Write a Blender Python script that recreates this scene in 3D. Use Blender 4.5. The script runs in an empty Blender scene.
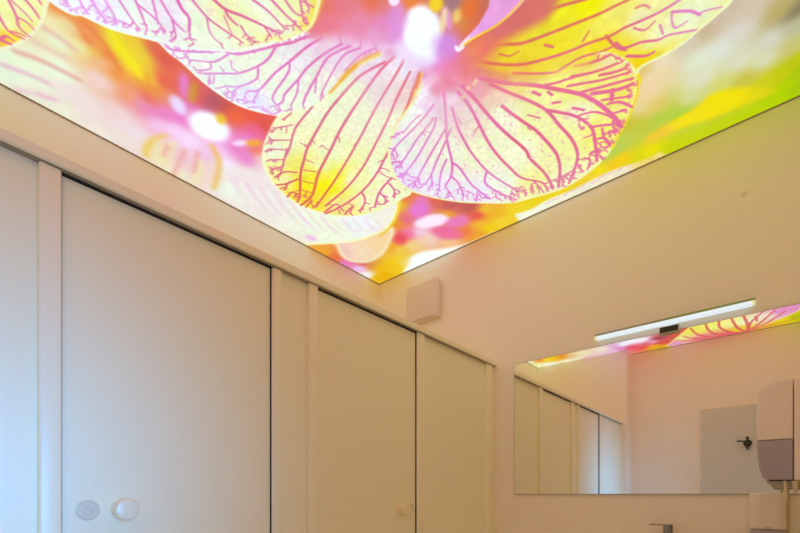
import bpy, bmesh, math, random
import numpy as np
from mathutils import Vector, Matrix

scene = bpy.context.scene
# ------------------------------------------------------------------ camera
F_PX, CX, V0 = 429.2, 400.0, 494.2           # measured on the 800x533 frame
YAW = math.atan(376 / F_PX)
S, C_ = math.sin(YAW), math.cos(YAW)
EYE = 1.15
cam_d = bpy.data.cameras.new('camera')
cam = bpy.data.objects.new('camera', cam_d)
scene.collection.objects.link(cam)
cam.location = (0, 0, EYE)
cam.rotation_euler = (math.pi / 2, 0, YAW)
cam_d.sensor_width = 36
cam_d.lens = F_PX / 800 * 36
cam_d.shift_y = (V0 - 266.5) / 800
cam_d.clip_start = 0.02
scene.camera = cam
# ------------------------------------------------------------------ world, exposure
w = bpy.data.worlds.new('world'); scene.world = w
w.use_nodes = True
w.node_tree.nodes['Background'].inputs[0].default_value = (0.45, 0.65, 1.0, 1)
w.node_tree.nodes['Background'].inputs[1].default_value = 0.5
scene.view_settings.view_transform = 'Standard'
scene.view_settings.look = 'None'
scene.view_settings.gamma = 1
scene.view_settings.exposure = 0.0
scene.view_settings.use_curve_mapping = False
scene.cycles.max_bounces = 18
scene.cycles.diffuse_bounces = 16
scene.cycles.use_denoising = True
# daylight that comes in through the window of the right wall (out of frame)
sun_d = bpy.data.lights.new('window_daylight', 'AREA')
sun_d.shape = 'RECTANGLE'; sun_d.size = 0.72; sun_d.size_y = 1.7
sun_d.energy = 9.5; sun_d.color = (0.09, 0.42, 1.0)
sun_d.spread = math.radians(60)
sun = bpy.data.objects.new('window_daylight', sun_d)
scene.collection.objects.link(sun)
sun.location = (0.33, -0.06, 1.15)
sun.rotation_euler = (0, math.radians(90), 0)

# room dimensions
XL, YB, ZC = -2.488, 2.575, EYE + 1.75       # wall behind cubicles, mirror wall, ceiling
XR, YK = 0.22, -0.82                         # right wall, wall behind the camera
XF = -1.403                                  # front plane of the cubicles
YN = -0.60                                   # duct wall closing the cubicle row

# ------------------------------------------------------------------ materials
def lin(r, g, b):
    f = lambda v: ((v / 255 + 0.055) / 1.055) ** 2.4 if v > 10.3 else v / 255 / 12.92
    return (f(r), f(g), f(b), 1)

def mat(name, col, rough=0.5, metal=0.0, spec=0.5, bump=0.0, bscale=200, trans=0.0, vary=0.0, spot=None):
    m = bpy.data.materials.new(name); m.use_nodes = True
    nt = m.node_tree; b = nt.nodes['Principled BSDF']
    b.inputs['Base Color'].default_value = col
    b.inputs['Roughness'].default_value = rough
    b.inputs['Metallic'].default_value = metal
    b.inputs['Specular IOR Level'].default_value = spec
    b.inputs['Transmission Weight'].default_value = trans
    tc = nt.nodes.new('ShaderNodeTexCoord')
    if bump > 0:
        n = nt.nodes.new('ShaderNodeTexNoise'); n.inputs['Scale'].default_value = bscale
        n.inputs['Detail'].default_value = 3
        bp = nt.nodes.new('ShaderNodeBump'); bp.inputs['Strength'].default_value = bump
        bp.inputs['Distance'].default_value = 0.002
        nt.links.new(tc.outputs['Object'], n.inputs['Vector'])
        nt.links.new(n.outputs['Fac'], bp.inputs['Height'])
        nt.links.new(bp.outputs['Normal'], b.inputs['Normal'])
    if vary > 0:
        n2 = nt.nodes.new('ShaderNodeTexNoise'); n2.inputs['Scale'].default_value = 1.7
        mx = nt.nodes.new('ShaderNodeMix'); mx.data_type = 'RGBA'
        mx.inputs[6].default_value = col
        mx.inputs[7].default_value = tuple(c * (1 - vary) for c in col[:3]) + (1,)
        nt.links.new(tc.outputs['Object'], n2.inputs['Vector'])
        nt.links.new(n2.outputs['Fac'], mx.inputs[0])
        out = mx.outputs[2]
        if spot:                                            # a small smudge on the paint
            d = nt.nodes.new('ShaderNodeVectorMath'); d.operation = 'DISTANCE'
            d.inputs[1].default_value = spot
            nt.links.new(tc.outputs['Object'], d.inputs[0])
            r = nt.nodes.new('ShaderNodeMapRange'); r.interpolation_type = 'SMOOTHSTEP'
            r.inputs['From Min'].default_value = 0.004; r.inputs['From Max'].default_value = 0.02
            r.inputs['To Min'].default_value = 0.8; r.inputs['To Max'].default_value = 1.0
            nt.links.new(d.outputs['Value'], r.inputs['Value'])
            mm = nt.nodes.new('ShaderNodeVectorMath'); mm.operation = 'SCALE'
            nt.links.new(out, mm.inputs[0]); nt.links.new(r.outputs['Result'], mm.inputs['Scale'])
            out = mm.outputs[0]
        nt.links.new(out, b.inputs['Base Color'])
    return m

M = {}
M['wall'] = mat('wall_paint', (0.965, 0.91, 0.79, 1), 0.75, bump=0.12, bscale=160, vary=0.02, spot=(-0.112, YB, EYE + 1.405))
M['floor'] = mat('floor_tile', (0.88, 0.82, 0.66, 1), 0.4, bump=0.05, vary=0.1)
M['laminate'] = mat('cubicle_laminate', (0.97, 0.96, 0.72, 1), 0.38, spec=0.45, bump=0.03, bscale=400, vary=0.01)
M['profile'] = mat('cubicle_profile', (0.97, 0.95, 0.73, 1), 0.32, spec=0.5, vary=0.01)
M['rubber'] = mat('rubber_seal', (0.02, 0.022, 0.02, 1), 0.7)
M['edge'] = mat('ceiling_edge_metal', (0.34, 0.28, 0.22, 1), 0.6, metal=0.0)
M['white_plastic'] = mat('white_plastic', (0.88, 0.80, 0.70, 1), 0.3, spec=0.5)
M['vent_plastic'] = mat('vent_plastic', (0.84, 0.74, 0.65, 1), 0.5)
M['smoke'] = mat('smoked_plastic', (0.40, 0.37, 0.42, 1), 0.22, spec=0.55)
M['tray'] = mat('grey_plastic', (0.34, 0.34, 0.28, 1), 0.35)
M['lever'] = mat('cream_plastic', (0.62, 0.55, 0.38, 1), 0.4)
M['mirror'] = mat('mirror_silver', (0.93, 0.925, 0.88, 1), 0.0, metal=1.0)
M['mirror_edge'] = mat('mirror_edge_glass', (0.22, 0.24, 0.17, 1), 0.2)
M['chrome'] = mat('chrome', (0.82, 0.82, 0.82, 1), 0.06, metal=1.0)
M['steel'] = mat('brushed_steel', (0.30, 0.30, 0.27, 1), 0.25, metal=1.0)
M['lock'] = mat('lock_plastic', (0.78, 0.76, 0.62, 1), 0.3)
M['rail_shade'] = mat('painted_rail_shade', (0.36, 0.32, 0.24, 1), 0.6)  # dark colour imitating the shade beneath the top rail
M['black'] = mat('black_gloss', (0.015, 0.025, 0.012, 1), 0.45)
M['dark_metal'] = mat('dark_metal', (0.05, 0.06, 0.05, 1), 0.3, metal=0.7)
M['ceramic'] = mat('white_ceramic', (0.82, 0.80, 0.77, 1), 0.12)
M['knob'] = mat('knob_plastic', (0.95, 0.92, 0.72, 1), 0.25, spec=0.6)
M['knob_cream'] = mat('knob_cream_plastic', (0.95, 0.86, 0.58, 1), 0.2, spec=0.6)
M['door'] = mat('door_paint', (0.74, 0.72, 0.62, 1), 0.45, vary=0.02)
M['slab'] = mat('plaster', (0.75, 0.73, 0.7, 1), 0.8)
M['text'] = mat('grey_lettering', (0.22, 0.17, 0.15, 1), 0.5)
M['frame'] = mat('window_frame_paint', (0.8, 0.8, 0.8, 1), 0.4)
m = bpy.data.materials.new('led_diffuser'); m.use_nodes = True
b = m.node_tree.nodes['Principled BSDF']
b.inputs['Base Color'].default_value = (0.5, 0.5, 0.5, 1)
b.inputs['Emission Color'].default_value = (0.70, 0.88, 1.0, 1)
b.inputs['Emission Strength'].default_value = 0.80
M['led'] = m
m = bpy.data.materials.new('lamp_end_plastic'); m.use_nodes = True
b = m.node_tree.nodes['Principled BSDF']
b.inputs['Base Color'].default_value = (0.85, 0.85, 0.6, 1)
b.inputs['Emission Color'].default_value = (0.85, 0.9, 0.55, 1)
b.inputs['Emission Strength'].default_value = 0.45
M['led_end'] = m

# ------------------------------------------------------------------ helpers
def link(name, bm, material, parent=None, smooth=False, extra=()):
    me = bpy.data.meshes.new(name)
    bm.normal_update(); bm.to_mesh(me); bm.free()
    me.materials.append(material)
    for e in extra: me.materials.append(e)
    if smooth:
        for p in me.polygons: p.use_smooth = True
        try: me.set_sharp_from_angle(angle=math.radians(35))
        except Exception: pass
    o = bpy.data.objects.new(name, me)
    scene.collection.objects.link(o)
    if parent:
        o.parent = parent
        o.matrix_parent_inverse = Matrix.Translation(parent.location).inverted()
    return o

def box(bm, a, b, bev=0.0, seg=2):
    """axis-aligned box between corners a and b, optionally bevelled"""
    x0, x1 = sorted((a[0], b[0])); y0, y1 = sorted((a[1], b[1])); z0, z1 = sorted((a[2], b[2]))
    vs = [bm.verts.new(p) for p in ((x0,y0,z0),(x1,y0,z0),(x1,y1,z0),(x0,y1,z0),(x0,y0,z1),(x1,y0,z1),(x1,y1,z1),(x0,y1,z1))]
    fs = [bm.faces.new([vs[i] for i in q]) for q in ((3,2,1,0),(4,5,6,7),(0,1,5,4),(1,2,6,5),(2,3,7,6),(3,0,4,7))]
    if bev > 0:
        es = list({e for f in fs for e in f.edges})
        bmesh.ops.bevel(bm, geom=es, offset=bev, segments=seg, affect='EDGES', profile=0.5)
    return bm

def one(a, b, bev=0.0, seg=2):
    return box(bmesh.new(), a, b, bev, seg)

def prism(pts, axis, lo, hi, bev=0.0, seg=3, bm=None):
    """extrude a 2-D outline along an axis (the outline gives the other two coordinates, in order)"""
    bm = bm or bmesh.new()
    def P(p, t):
        q = list(p); q.insert(axis, t); return q
    A = [bm.verts.new(P(p, lo)) for p in pts]; B = [bm.verts.new(P(p, hi)) for p in pts]
    n = len(pts); fs = [bm.faces.new(A[::-1]), bm.faces.new(B)]
    caps = list(fs)
    for i in range(n): fs.append(bm.faces.new((A[i], A[(i+1)%n], B[(i+1)%n], B[i])))
    bmesh.ops.recalc_face_normals(bm, faces=fs)
    if bev > 0:
        es = list({e for f in caps for e in f.edges})
        bmesh.ops.bevel(bm, geom=es, offset=bev, segments=seg, affect='EDGES', profile=0.5)
    return bm

def lathe(profile, centre, direction, n=40, bm=None):
    """profile [(radius, distance along direction)]"""
    bm = bm or bmesh.new()
    d = Vector(direction).normalized(); u = d.orthogonal().normalized(); v = d.cross(u)
    c = Vector(centre); rings = []
    for r, h in profile:
        if r < 1e-6: rings.append([bm.verts.new(c + d*h)])
        else: rings.append([bm.verts.new(c + d*h + (u*math.cos(2*math.pi*k/n) + v*math.sin(2*math.pi*k/n))*r) for k in range(n)])
    for A, B in zip(rings, rings[1:]):
        for k in range(n):
            a0, a1 = A[k % len(A)], A[(k+1) % len(A)]; b0, b1 = B[k % len(B)], B[(k+1) % len(B)]
            vs = []
            for q in (a0, a1, b1, b0):
                if q not in vs: vs.append(q)
            if len(vs) >= 3: bm.faces.new(vs)
    bmesh.ops.recalc_face_normals(bm, faces=bm.faces[:])
    return bm

def tube(pts, r, n=14, bm=None):
    bm = bm or bmesh.new()
    P = [Vector(p) for p in pts]; R = r if isinstance(r, (list, tuple)) else [r]*len(P)
    rings = []; u = None
    for i, p in enumerate(P):
        d = (P[min(i+1, len(P)-1)] - P[max(i-1, 0)]).normalized()
        u = d.orthogonal().normalized() if u is None else (u - d*u.dot(d)).normalized()
        v = d.cross(u)
        rings.append([bm.verts.new(p + (u*math.cos(2*math.pi*k/n) + v*math.sin(2*math.pi*k/n))*R[i]) for k in range(n)])
    for A, B in zip(rings, rings[1:]):
        for k in range(n): bm.faces.new((A[k], A[(k+1)%n], B[(k+1)%n], B[k]))
    bm.faces.new(rings[0][::-1]); bm.faces.new(rings[-1])
    bmesh.ops.recalc_face_normals(bm, faces=bm.faces[:])
    return bm

def tag(o, label, cat, group=None):
    o['label'] = label; o['category'] = cat
    if group: o['group'] = group
    return o

def thing(name, label, cat, loc, group=None):
    o = bpy.data.objects.new(name, None); scene.collection.objects.link(o)
    o.location = loc; o.empty_display_size = 0.1
    return tag(o, label, cat, group)

def struct(name, bm, m, parent=None, **k):
    o = link(name, bm, m, parent, **k)
    if not parent: o['kind'] = 'structure'
    return o

# ------------------------------------------------------------------ room shell
T = 0.12
struct('floor', one((XL-T, YK-T, -0.1), (XR+T, YB+T, 0)), M['floor'])
struct('ceiling', one((XL-T, YK-T, ZC+0.12), (XR+T, YB+T, ZC+0.24)), M['slab'])
struct('wall_left', one((XL-T, YK-T, 0), (XL, YB+T, ZC+0.12)), M['wall'])
struct('wall_front', one((XL, YB, 0), (XR+T, YB+T, ZC+0.12)), M['wall'])
struct('wall_back', one((XL, YK-T, 0), (XR+T, YK, ZC+0.12)), M['wall'])
struct('wall_duct', one((XL, YK, 0), (XF+0.045, YN, ZC+0.12)), M['wall'])
# right wall with its window opening
WY0, WY1, WZ0, WZ1 = -0.42, 0.38, 0.28, 2.05
bm = bmesh.new()
box(bm, (XR, YK, 0), (XR+T, WY0, ZC+0.12)); box(bm, (XR, WY1, 0), (XR+T, YB, ZC+0.12))
box(bm, (XR, WY0, 0), (XR+T, WY1, WZ0)); box(bm, (XR, WY0, WZ1), (XR+T, WY1, ZC+0.12))
struct('wall_right', bm, M['wall'])
bm = bmesh.new()
for a, b_ in (((WY0, WZ0), (WY0+0.035, WZ1)), ((WY1-0.035, WZ0), (WY1, WZ1)), ((WY0+0.035, WZ0), (WY1-0.035, WZ0+0.035)), ((WY0+0.035, WZ1-0.035), (WY1-0.035, WZ1))):
    box(bm, (XR+0.03, a[0], a[1]), (XR+0.08, b_[0], b_[1]))
struct('window_1', bm, M['frame'])
# door of the room, behind the camera and seen in the mirror
DX0, DX1, DZ = -0.642, 0.16, EYE + 0.955
d = struct('door_1', one((DX0, YK+0.002, 0.01), (DX1, YK+0.042, DZ), 0.004), M['door'])
h = link('door_handle', tube([(DX0+0.07, YK+0.042, 1.02), (DX0+0.07, YK+0.085, 1.02), (DX0+0.09, YK+0.10, 1.02), (DX0+0.19, YK+0.10, 1.02)], 0.009), M['steel'], d, True)

FILM = 1.18
# ------------------------------------------------------------------ backlit ceiling print (orchids)
H = ZC - EYE
def M2(px, py, mir=False):
    """a point of the photograph -> its place on the printed ceiling, in metres"""
    a = (px - CX) / F_PX; b = (V0 - py) / F_PX
    t = H / b
    x, y = t * (-S + C_ * a), t * (C_ + S * a)
    return (x, 2 * YB - y) if mir else (x, y)
def scale_at(px, py, mir=False):
    x0, y0 = M2(px, py, mir); x1, y1 = M2(px+1, py, mir); x2, y2 = M2(px, py+1, mir)
    return math.sqrt(abs((x1-x0)*(y2-y0) - (x2-x0)*(y1-y0)))
STEP = 0.004
gx = np.arange(XL+0.003, XR-0.002, STEP); gy = np.arange(YK+0.003, YB-0.002, STEP)
gx = np.append(gx[:-1], XR-0.003); gy = np.append(gy[:-1], YB-0.003)
NX, NY = len(gx), len(gy)
GX, GY = np.meshgrid(gx, gy)                       # rows: y
IMG = np.zeros((NY, NX, 3))
rng = np.random.default_rng(7)

def sl(x0, y0, x1, y1, pad):
    i0 = max(0, int((x0-pad-gx[0])/STEP)); i1 = min(NX, int((x1+pad-gx[0])/STEP)+2)
    j0 = max(0, int((y0-pad-gy[0])/STEP)); j1 = min(NY, int((y1+pad-gy[0])/STEP)+2)
    return slice(j0, max(j0, j1)), slice(i0, max(i0, i1))
def shepard(samples, X, Y, p=3.2, mir=False):
    num = np.zeros(X.shape + (3,)); den = np.zeros(X.shape)
    for s in samples:
        x, y = M2(s[0], s[1], s[5] if len(s) > 5 else mir)
        wgt = 1.0 / ((X-x)**2 + (Y-y)**2 + 3e-4) ** (p/2)
        num += wgt[..., None] * np.array(s[2:5]); den += wgt
    return num / den[..., None]
def spline(pts, k=6, closed=False):
    P = np.array(pts, float); n = len(P); out = []
    for i in range(n if closed else n-1):
        g = (lambda j: P[j % n]) if closed else (lambda j: P[min(max(j, 0), n-1)])
        p0, p1, p2, p3 = g(i-1), g(i), g(i+1), g(i+2)
        for t in np.linspace(0, 1, k, endpoint=False):
            out.append(0.5*((2*p1) + (-p0+p2)*t + (2*p0-5*p1+4*p2-p3)*t*t + (-p0+3*p1-3*p2+p3)*t**3))
    if not closed: out.append(P[-1])
    return np.array(out)
def segdist(X, Y, a, b):
    d = b - a; L = (d**2).sum() + 1e-12
    t = np.clip(((X-a[0])*d[0] + (Y-a[1])*d[1]) / L, 0, 1)
    return np.hypot(X - a[0] - t*d[0], Y - a[1] - t*d[1]), t
def sdf(X, Y, P):
    D = np.full(X.shape, 9.0); ins = np.zeros(X.shape, bool); n = len(P)
    for i in range(n):
        a, b = P[i], P[(i+1) % n]
        D = np.minimum(D, segdist(X, Y, a, b)[0])
        c = ((a[1] > Y) != (b[1] > Y))
        if a[1] != b[1]: ins ^= c & (X < (b[0]-a[0])*(Y-a[1])/(b[1]-a[1]) + a[0])
    return np.where(ins, D, -D)
def smooth(x, lo, hi):
    t = np.clip((x-lo)/(hi-lo+1e-9), 0, 1); return t*t*(3-2*t)

def petal(outline, cols, feather=1.2, rim=None, rimw=3.0, mir=False, k=5, grain=3.0, alpha=1.0, open_at=()):
    pts = spline(outline, k, True)
    P = np.array([M2(x, y, mir) for x, y in pts])
    sc = np.mean([scale_at(x, y, mir) for x, y in outline])
    s = sl(P[:,0].min(), P[:,1].min(), P[:,0].max(), P[:,1].max(), feather*sc*2)
    X, Y = GX[s], GY[s]
    if X.size == 0: return
    D = sdf(X, Y, P) / sc
    A = smooth(D, -feather, feather)[..., None] * alpha
    Z = np.zeros(X.shape)                       # where the edge melts into its neighbour
    for ox, oy, orad in open_at:
        mx, my = M2(ox, oy, mir); Z = np.maximum(Z, 1 - smooth(np.hypot(X-mx, Y-my)/sc, orad*0.6, orad))
    Z = Z[..., None]
    A = A*(1-Z) + smooth(D, -feather, 14.0)[..., None]*alpha*Z
    col = shepard(cols, X, Y, mir=mir)
    if grain: col = col + (NOISE[s][..., None]) * grain
    if rim is not None:
        R = (1 - smooth(D, rimw*0.3, rimw))[..., None]*(1-Z)
        col = col*(1-R) + np.array(rim)*R
    IMG[s] = IMG[s]*(1-A) + col*A
    return s, A, pts
def vein(pts, wpx, col, mir=False, mask=None, taper=0.75, alpha=0.9, soft=0.9):
    q = spline(pts, 4); P = np.array([M2(x, y, mir) for x, y in q])
    n = len(P)
    for i in range(n-1):
        f = 1 - taper * i / n
        sc = scale_at(q[i][0], q[i][1], mir); wd = max(wpx*f*0.78, 0.4)*sc*0.5; so = max(soft*sc*0.7, 0.0045)
        a, b = P[i], P[i+1]
        s = sl(min(a[0], b[0]), min(a[1], b[1]), max(a[0], b[0]), max(a[1], b[1]), wd+so)
        if GX[s].size == 0: continue
        D, _ = segdist(GX[s], GY[s], a, b)
        A = (1 - smooth(D, wd-so*0.5, wd+so)) * alpha
        VM[s] = np.maximum(VM[s], A)
def blob(cx, cy, rx, ry, ang, col, soft=0.35, alpha=1.0, mir=False):
    """soft ellipse, radii and angle given in the photograph"""
    t = math.radians(ang); pts = [(cx + rx*math.cos(a)*math.cos(t) - ry*math.sin(a)*math.sin(t), cy + rx*math.cos(a)*math.sin(t) + ry*math.sin(a)*math.cos(t)) for a in np.linspace(0, 2*math.pi, 20, endpoint=False)]
    P = np.array([M2(x, y, mir) for x, y in pts]); sc = scale_at(cx, cy, mir)
    f = min(rx, ry)*soft*sc
    s = sl(P[:,0].min(), P[:,1].min(), P[:,0].max(), P[:,1].max(), f*1.5)
    if GX[s].size == 0: return
    D = sdf(GX[s], GY[s], P); A = (smooth(D, -f, f) * alpha)[..., None]
    IMG[s] = IMG[s]*(1-A) + np.array(col)*A
def stroke(pts, wpx, col, soft=2.0, alpha=0.7, mir=False, taper=0.3):
    global VM
    VM = np.zeros((NY, NX)); vein(pts, wpx, col, mir, taper=taper, alpha=alpha, soft=soft)
    IMG[:] = IMG*(1-VM[..., None]) + np.array(col)*VM[..., None]
def net(outline, veins, n, base, reach=16, band=(1.5, 11), mir=False, wpx=0.9, jit=2.0):
    """fine side veins: from near the margin inwards to the closest vein that lies towards the base"""
    O = spline(outline, 5, True); V = np.vstack([spline(v[0], 6) for v in veins]); out = []
    poly = O; bx, by = base
    tries = 0
    while len(out) < n and tries < n*30:
        tries += 1
        i = rng.integers(len(O)); p = O[i]; dirb = np.array([bx, by]) - p; L = np.hypot(*dirb)
        if L < 25: continue
        q = p + dirb/L*rng.uniform(*band) + rng.normal(0, 1.2, 2)
        d = V - q; dist = np.hypot(d[:,0], d[:,1]); tow = (d @ dirb)/L
        ok = (tow > 0.25*dist) & (dist < reach) & (dist > 2.5)
        if not ok.any(): continue
        j = np.argmin(np.where(ok, dist, 1e9)); e = V[j]
        mid = (q+e)/2 + rng.normal(0, jit*0.5, 2)
        out.append(([tuple(e), tuple(mid), tuple(q)], wpx))
        V = np.vstack([V, [mid], [(q+mid)/2], [q]])
    return out
def cells(size):
    """0 on the borders of irregular cells"""
    n = int(4.2/size)+4; jx = rng.uniform(0, 1, (n, n)); jy = rng.uniform(0, 1, (n, n))
    u = (GX-XL)/size; v = (GY-YK)/size; iu = u.astype(int); iv = v.astype(int)
    f1 = np.full(u.shape, 9.0); f2 = np.full(u.shape, 9.0)
    for du in (-1, 0, 1):
        for dv in (-1, 0, 1):
            a_, b_ = iu+du, iv+dv; d = np.hypot(a_+jx[a_ % n, b_ % n]-u, b_+jy[a_ % n, b_ % n]-v)
            f2 = np.minimum(f2, np.maximum(f1, d)); f1 = np.minimum(f1, d)
    return f2 - f1
def paint_veins(res, veins, colfn, mir=False, alpha=0.88):
    global VM
    VM = np.zeros((NY, NX))
    for v in veins: vein(v[0], v[1], None, mir, alpha=alpha, taper=v[2] if len(v) > 2 else 0.55)
    s, A, _ = res
    a = (VM[s][..., None]) * A
    IMG[s] = IMG[s]*(1-a) + colfn(s)*a
def mesh(res, col, alpha):
    s, A, _ = res
    m = (1 - smooth(CELLS[s], 0.02, 0.20)) * (0.35 + 0.65*smooth(NOISE[s], -1.0, 1.2)) * alpha
    m = m[..., None]*A; IMG[s] = IMG[s]*(1-m) + np.array(col, float)*m
def const(c):
    return lambda s: np.array(c, float)

# smooth random grain
g0 = rng.normal(0, 1, (NY//6+3, NX//6+3))
jj, ii = np.meshgrid(np.arange(NY)/6.0, np.arange(NX)/6.0, indexing='ij')
j0, i0 = jj.astype(int), ii.astype(int); fj, fi = jj-j0, ii-i0
NOISE = g0[j0,i0]*(1-fj)*(1-fi) + g0[j0+1,i0]*fj*(1-fi) + g0[j0,i0+1]*(1-fj)*fi + g0[j0+1,i0+1]*fj*fi

CELLS = cells(0.042)
# ---- out-of-focus ground
BG = [(20,60,222,235,205),(60,40,222,235,205),(60,70,225,240,215),(30,75,225,235,210),(5,70,220,232,210),(90,110,228,215,212),(100,80,230,205,200),(120,115,228,205,205),
 (52,4,225,150,80),(50,22,230,225,180),(66,24,226,215,165),(70,13,230,165,85),(88,20,228,150,80),(90,42,228,145,90),(92,30,228,150,100),(96,52,225,190,90),(82,47,225,228,170),(112,35,225,215,70),(118,48,228,225,50),(106,54,225,130,80),(104,64,228,180,150),(116,72,230,150,75),
 (130,95,230,160,120),(125,55,230,220,50),(135,68,235,225,50),(145,80,230,165,70),(133,45,225,200,60),(142,55,225,205,70),(150,90,225,150,75),(148,98,222,120,110),(155,50,215,110,90),(165,60,215,100,90),(165,80,222,110,90),(190,90,215,95,90),(215,100,190,100,110),(200,100,215,100,100),(225,105,200,95,85),(235,115,230,110,70),(250,115,225,100,75),(268,118,218,100,90),(255,130,225,110,150),(264,124,215,95,85),
 (150,110,225,140,190),(165,115,225,135,195),(140,102,225,150,170),(125,125,228,210,215),(160,125,232,195,225),(180,118,225,135,200),(135,135,228,215,218),(175,130,236,205,235),(190,140,236,215,240),(190,108,220,130,190),(205,108,222,125,170),(200,98,215,110,110),
 (222,140,230,180,225),(235,145,225,130,195),(250,140,225,130,200),(258,152,228,125,110),(248,158,226,140,200),(262,158,228,180,180),(225,165,232,225,240),(215,150,236,200,235),(235,172,230,222,218),(230,190,225,230,215),(250,205,228,228,215),(262,197,228,205,225),(280,215,228,225,215),(250,175,230,222,222),(290,232,225,228,205),(245,215,228,225,215),
 (120,138,226,215,205),(170,175,228,222,195),(60,108,226,226,205),(100,135,228,222,210),(40,98,224,222,205),(75,95,228,215,215),
 (398,205,225,180,60),(410,198,222,130,80),(418,210,222,125,200),(405,220,222,115,140),(398,222,224,150,60),(400,238,225,95,100),(408,234,228,120,160),(445,215,222,150,80),(450,205,195,100,100),(440,198,215,110,90),(470,207,190,95,95),(478,215,222,95,85),(458,222,225,125,170),(445,232,225,115,150),(465,232,228,130,80),(480,235,228,160,60),(485,210,228,190,60),(488,228,230,200,30),(430,238,230,200,190),(420,232,230,195,215),(450,243,230,190,140),(412,245,230,205,140),(400,250,230,195,80),(425,240,230,200,170),(405,262,228,205,120),(392,248,226,170,60),(398,260,230,200,50),
 (380,268,228,185,30),(385,275,225,175,20),(392,264,230,190,30),(378,278,226,180,20),(396,270,228,195,40),(335,258,225,120,70),(322,252,228,165,60),(345,264,220,130,190),(360,268,228,190,235),(367,275,230,232,232),(350,262,222,120,170),(362,264,210,110,110),(372,266,215,150,70),(390,225,225,160,50),
 (480,225,230,180,60),(495,215,228,180,50),(500,222,230,205,60),(516,211,230,205,50),(535,203,225,205,40),(560,192,228,205,50),(590,178,228,200,60),(600,170,232,215,40),(620,160,235,200,30),(612,165,230,195,50),(640,158,210,205,30),(620,145,185,200,90),(605,158,190,200,80),(612,152,175,200,90),
 (650,152,225,215,20),(670,150,195,205,20),(690,145,195,205,25),(720,130,190,205,25),(750,117,185,205,15),(780,100,178,205,10),(795,88,165,192,20),(798,72,170,190,20),(785,88,180,205,10),
 (670,110,190,200,80),(680,115,170,200,70),(655,108,215,195,110),(650,90,228,205,165),(690,97,205,208,150),(700,80,215,215,190),(720,85,205,205,120),(745,80,195,190,80),(762,84,200,200,40),(780,76,190,195,20),(798,60,185,190,20),(630,122,195,190,60),(645,125,190,195,70),(660,118,180,200,80),(640,110,222,205,150),
 (700,60,215,222,200),(720,50,212,218,205),(740,60,212,212,188),(660,62,225,212,185),(650,76,228,210,170),(643,95,228,205,155),(690,40,205,198,180),(705,30,195,175,140),(710,20,205,190,175),(740,30,210,205,195),(750,10,205,190,170),(725,12,200,185,165),(780,10,185,170,110),(798,10,140,130,100),(797,25,185,185,150),(770,40,205,205,190),(792,48,195,190,120),(765,60,210,210,180),(645,70,215,190,120),
 (330,20,225,130,150),(345,5,220,130,140),(360,20,225,140,170),(350,35,225,150,180),(325,8,222,125,110),(372,2,220,120,90),(385,6,218,130,120),(392,14,215,145,200),(382,22,218,140,190),(397,35,220,160,215),(408,6,225,130,70),(375,38,224,165,205),
 (447,42,206,140,215),(440,50,205,145,215),(452,52,220,130,195),(440,62,222,145,205),(430,60,220,190,230),(455,5,150,120,140),(459,14,220,180,120),(466,12,225,120,60),(475,18,215,115,85),(458,28,215,120,125),(470,35,215,115,80),(465,58,225,130,130),(475,50,228,150,100),(450,70,225,130,160),(440,80,228,130,165),(460,85,225,130,140),(475,75,222,135,120),(485,3,190,120,100),(462,25,205,150,60),(480,12,200,110,90),(500,30,210,120,120),(530,5,210,120,110),(515,15,205,115,110),(480,50,225,120,110),(500,45,220,125,100),
 # the part behind the camera, read in the mirror
 (529,362,235,238,200,True),(539.5,366,235,235,180,True),(541,360.5,232,150,70,True),(547,360,235,215,60,True),(556,358.5,232,190,30,True),(562,357.5,228,150,60,True),(550,365,235,240,220,True),(569.5,361.5,235,235,200,True),(572.5,357,225,190,150,True),(580,358.5,232,225,190,True),(587.5,358,228,190,200,True),(583,354,230,220,180,True),(602.5,355.5,230,200,210,True),(602.5,350,232,220,200,True),(613,352,225,190,220,True),(616,346.5,220,170,215,True),(623.5,345,235,235,250,True),(631,341.5,240,240,255,True),(623,349,215,140,195,True),(631,348,225,90,110,True),(642,341,240,235,250,True),(652,342.5,225,160,200,True),(647.5,344.5,222,110,120,True),(642,348,228,95,100,True),(655,347,228,170,40,True),(662.5,347.5,215,165,40,True),(659,339,175,80,90,True),(662.5,343,215,90,85,True),(674,335,215,95,80,True),(690,327,215,100,80,True),
 (765,325,225,170,60,True),(782,321,225,205,30,True),(798,317,180,190,20,True),(799,312,200,200,30,True),(760,322,215,120,110,True)]
# evaluate the ground on a coarser lattice, then interpolate
cs = 4
cx_, cy_ = gx[::cs], gy[::cs]
CXg, CYg = np.meshgrid(cx_, cy_)
coarse = shepard(BG, CXg, CYg, 3.4)
for ch in range(3):
    tmp = np.array([np.interp(gx, cx_, coarse[j,:,ch]) for j in range(len(cy_))])
    IMG[:,:,ch] = np.array([np.interp(gy, cy_, tmp[:,i]) for i in range(NX)]).T
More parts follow.
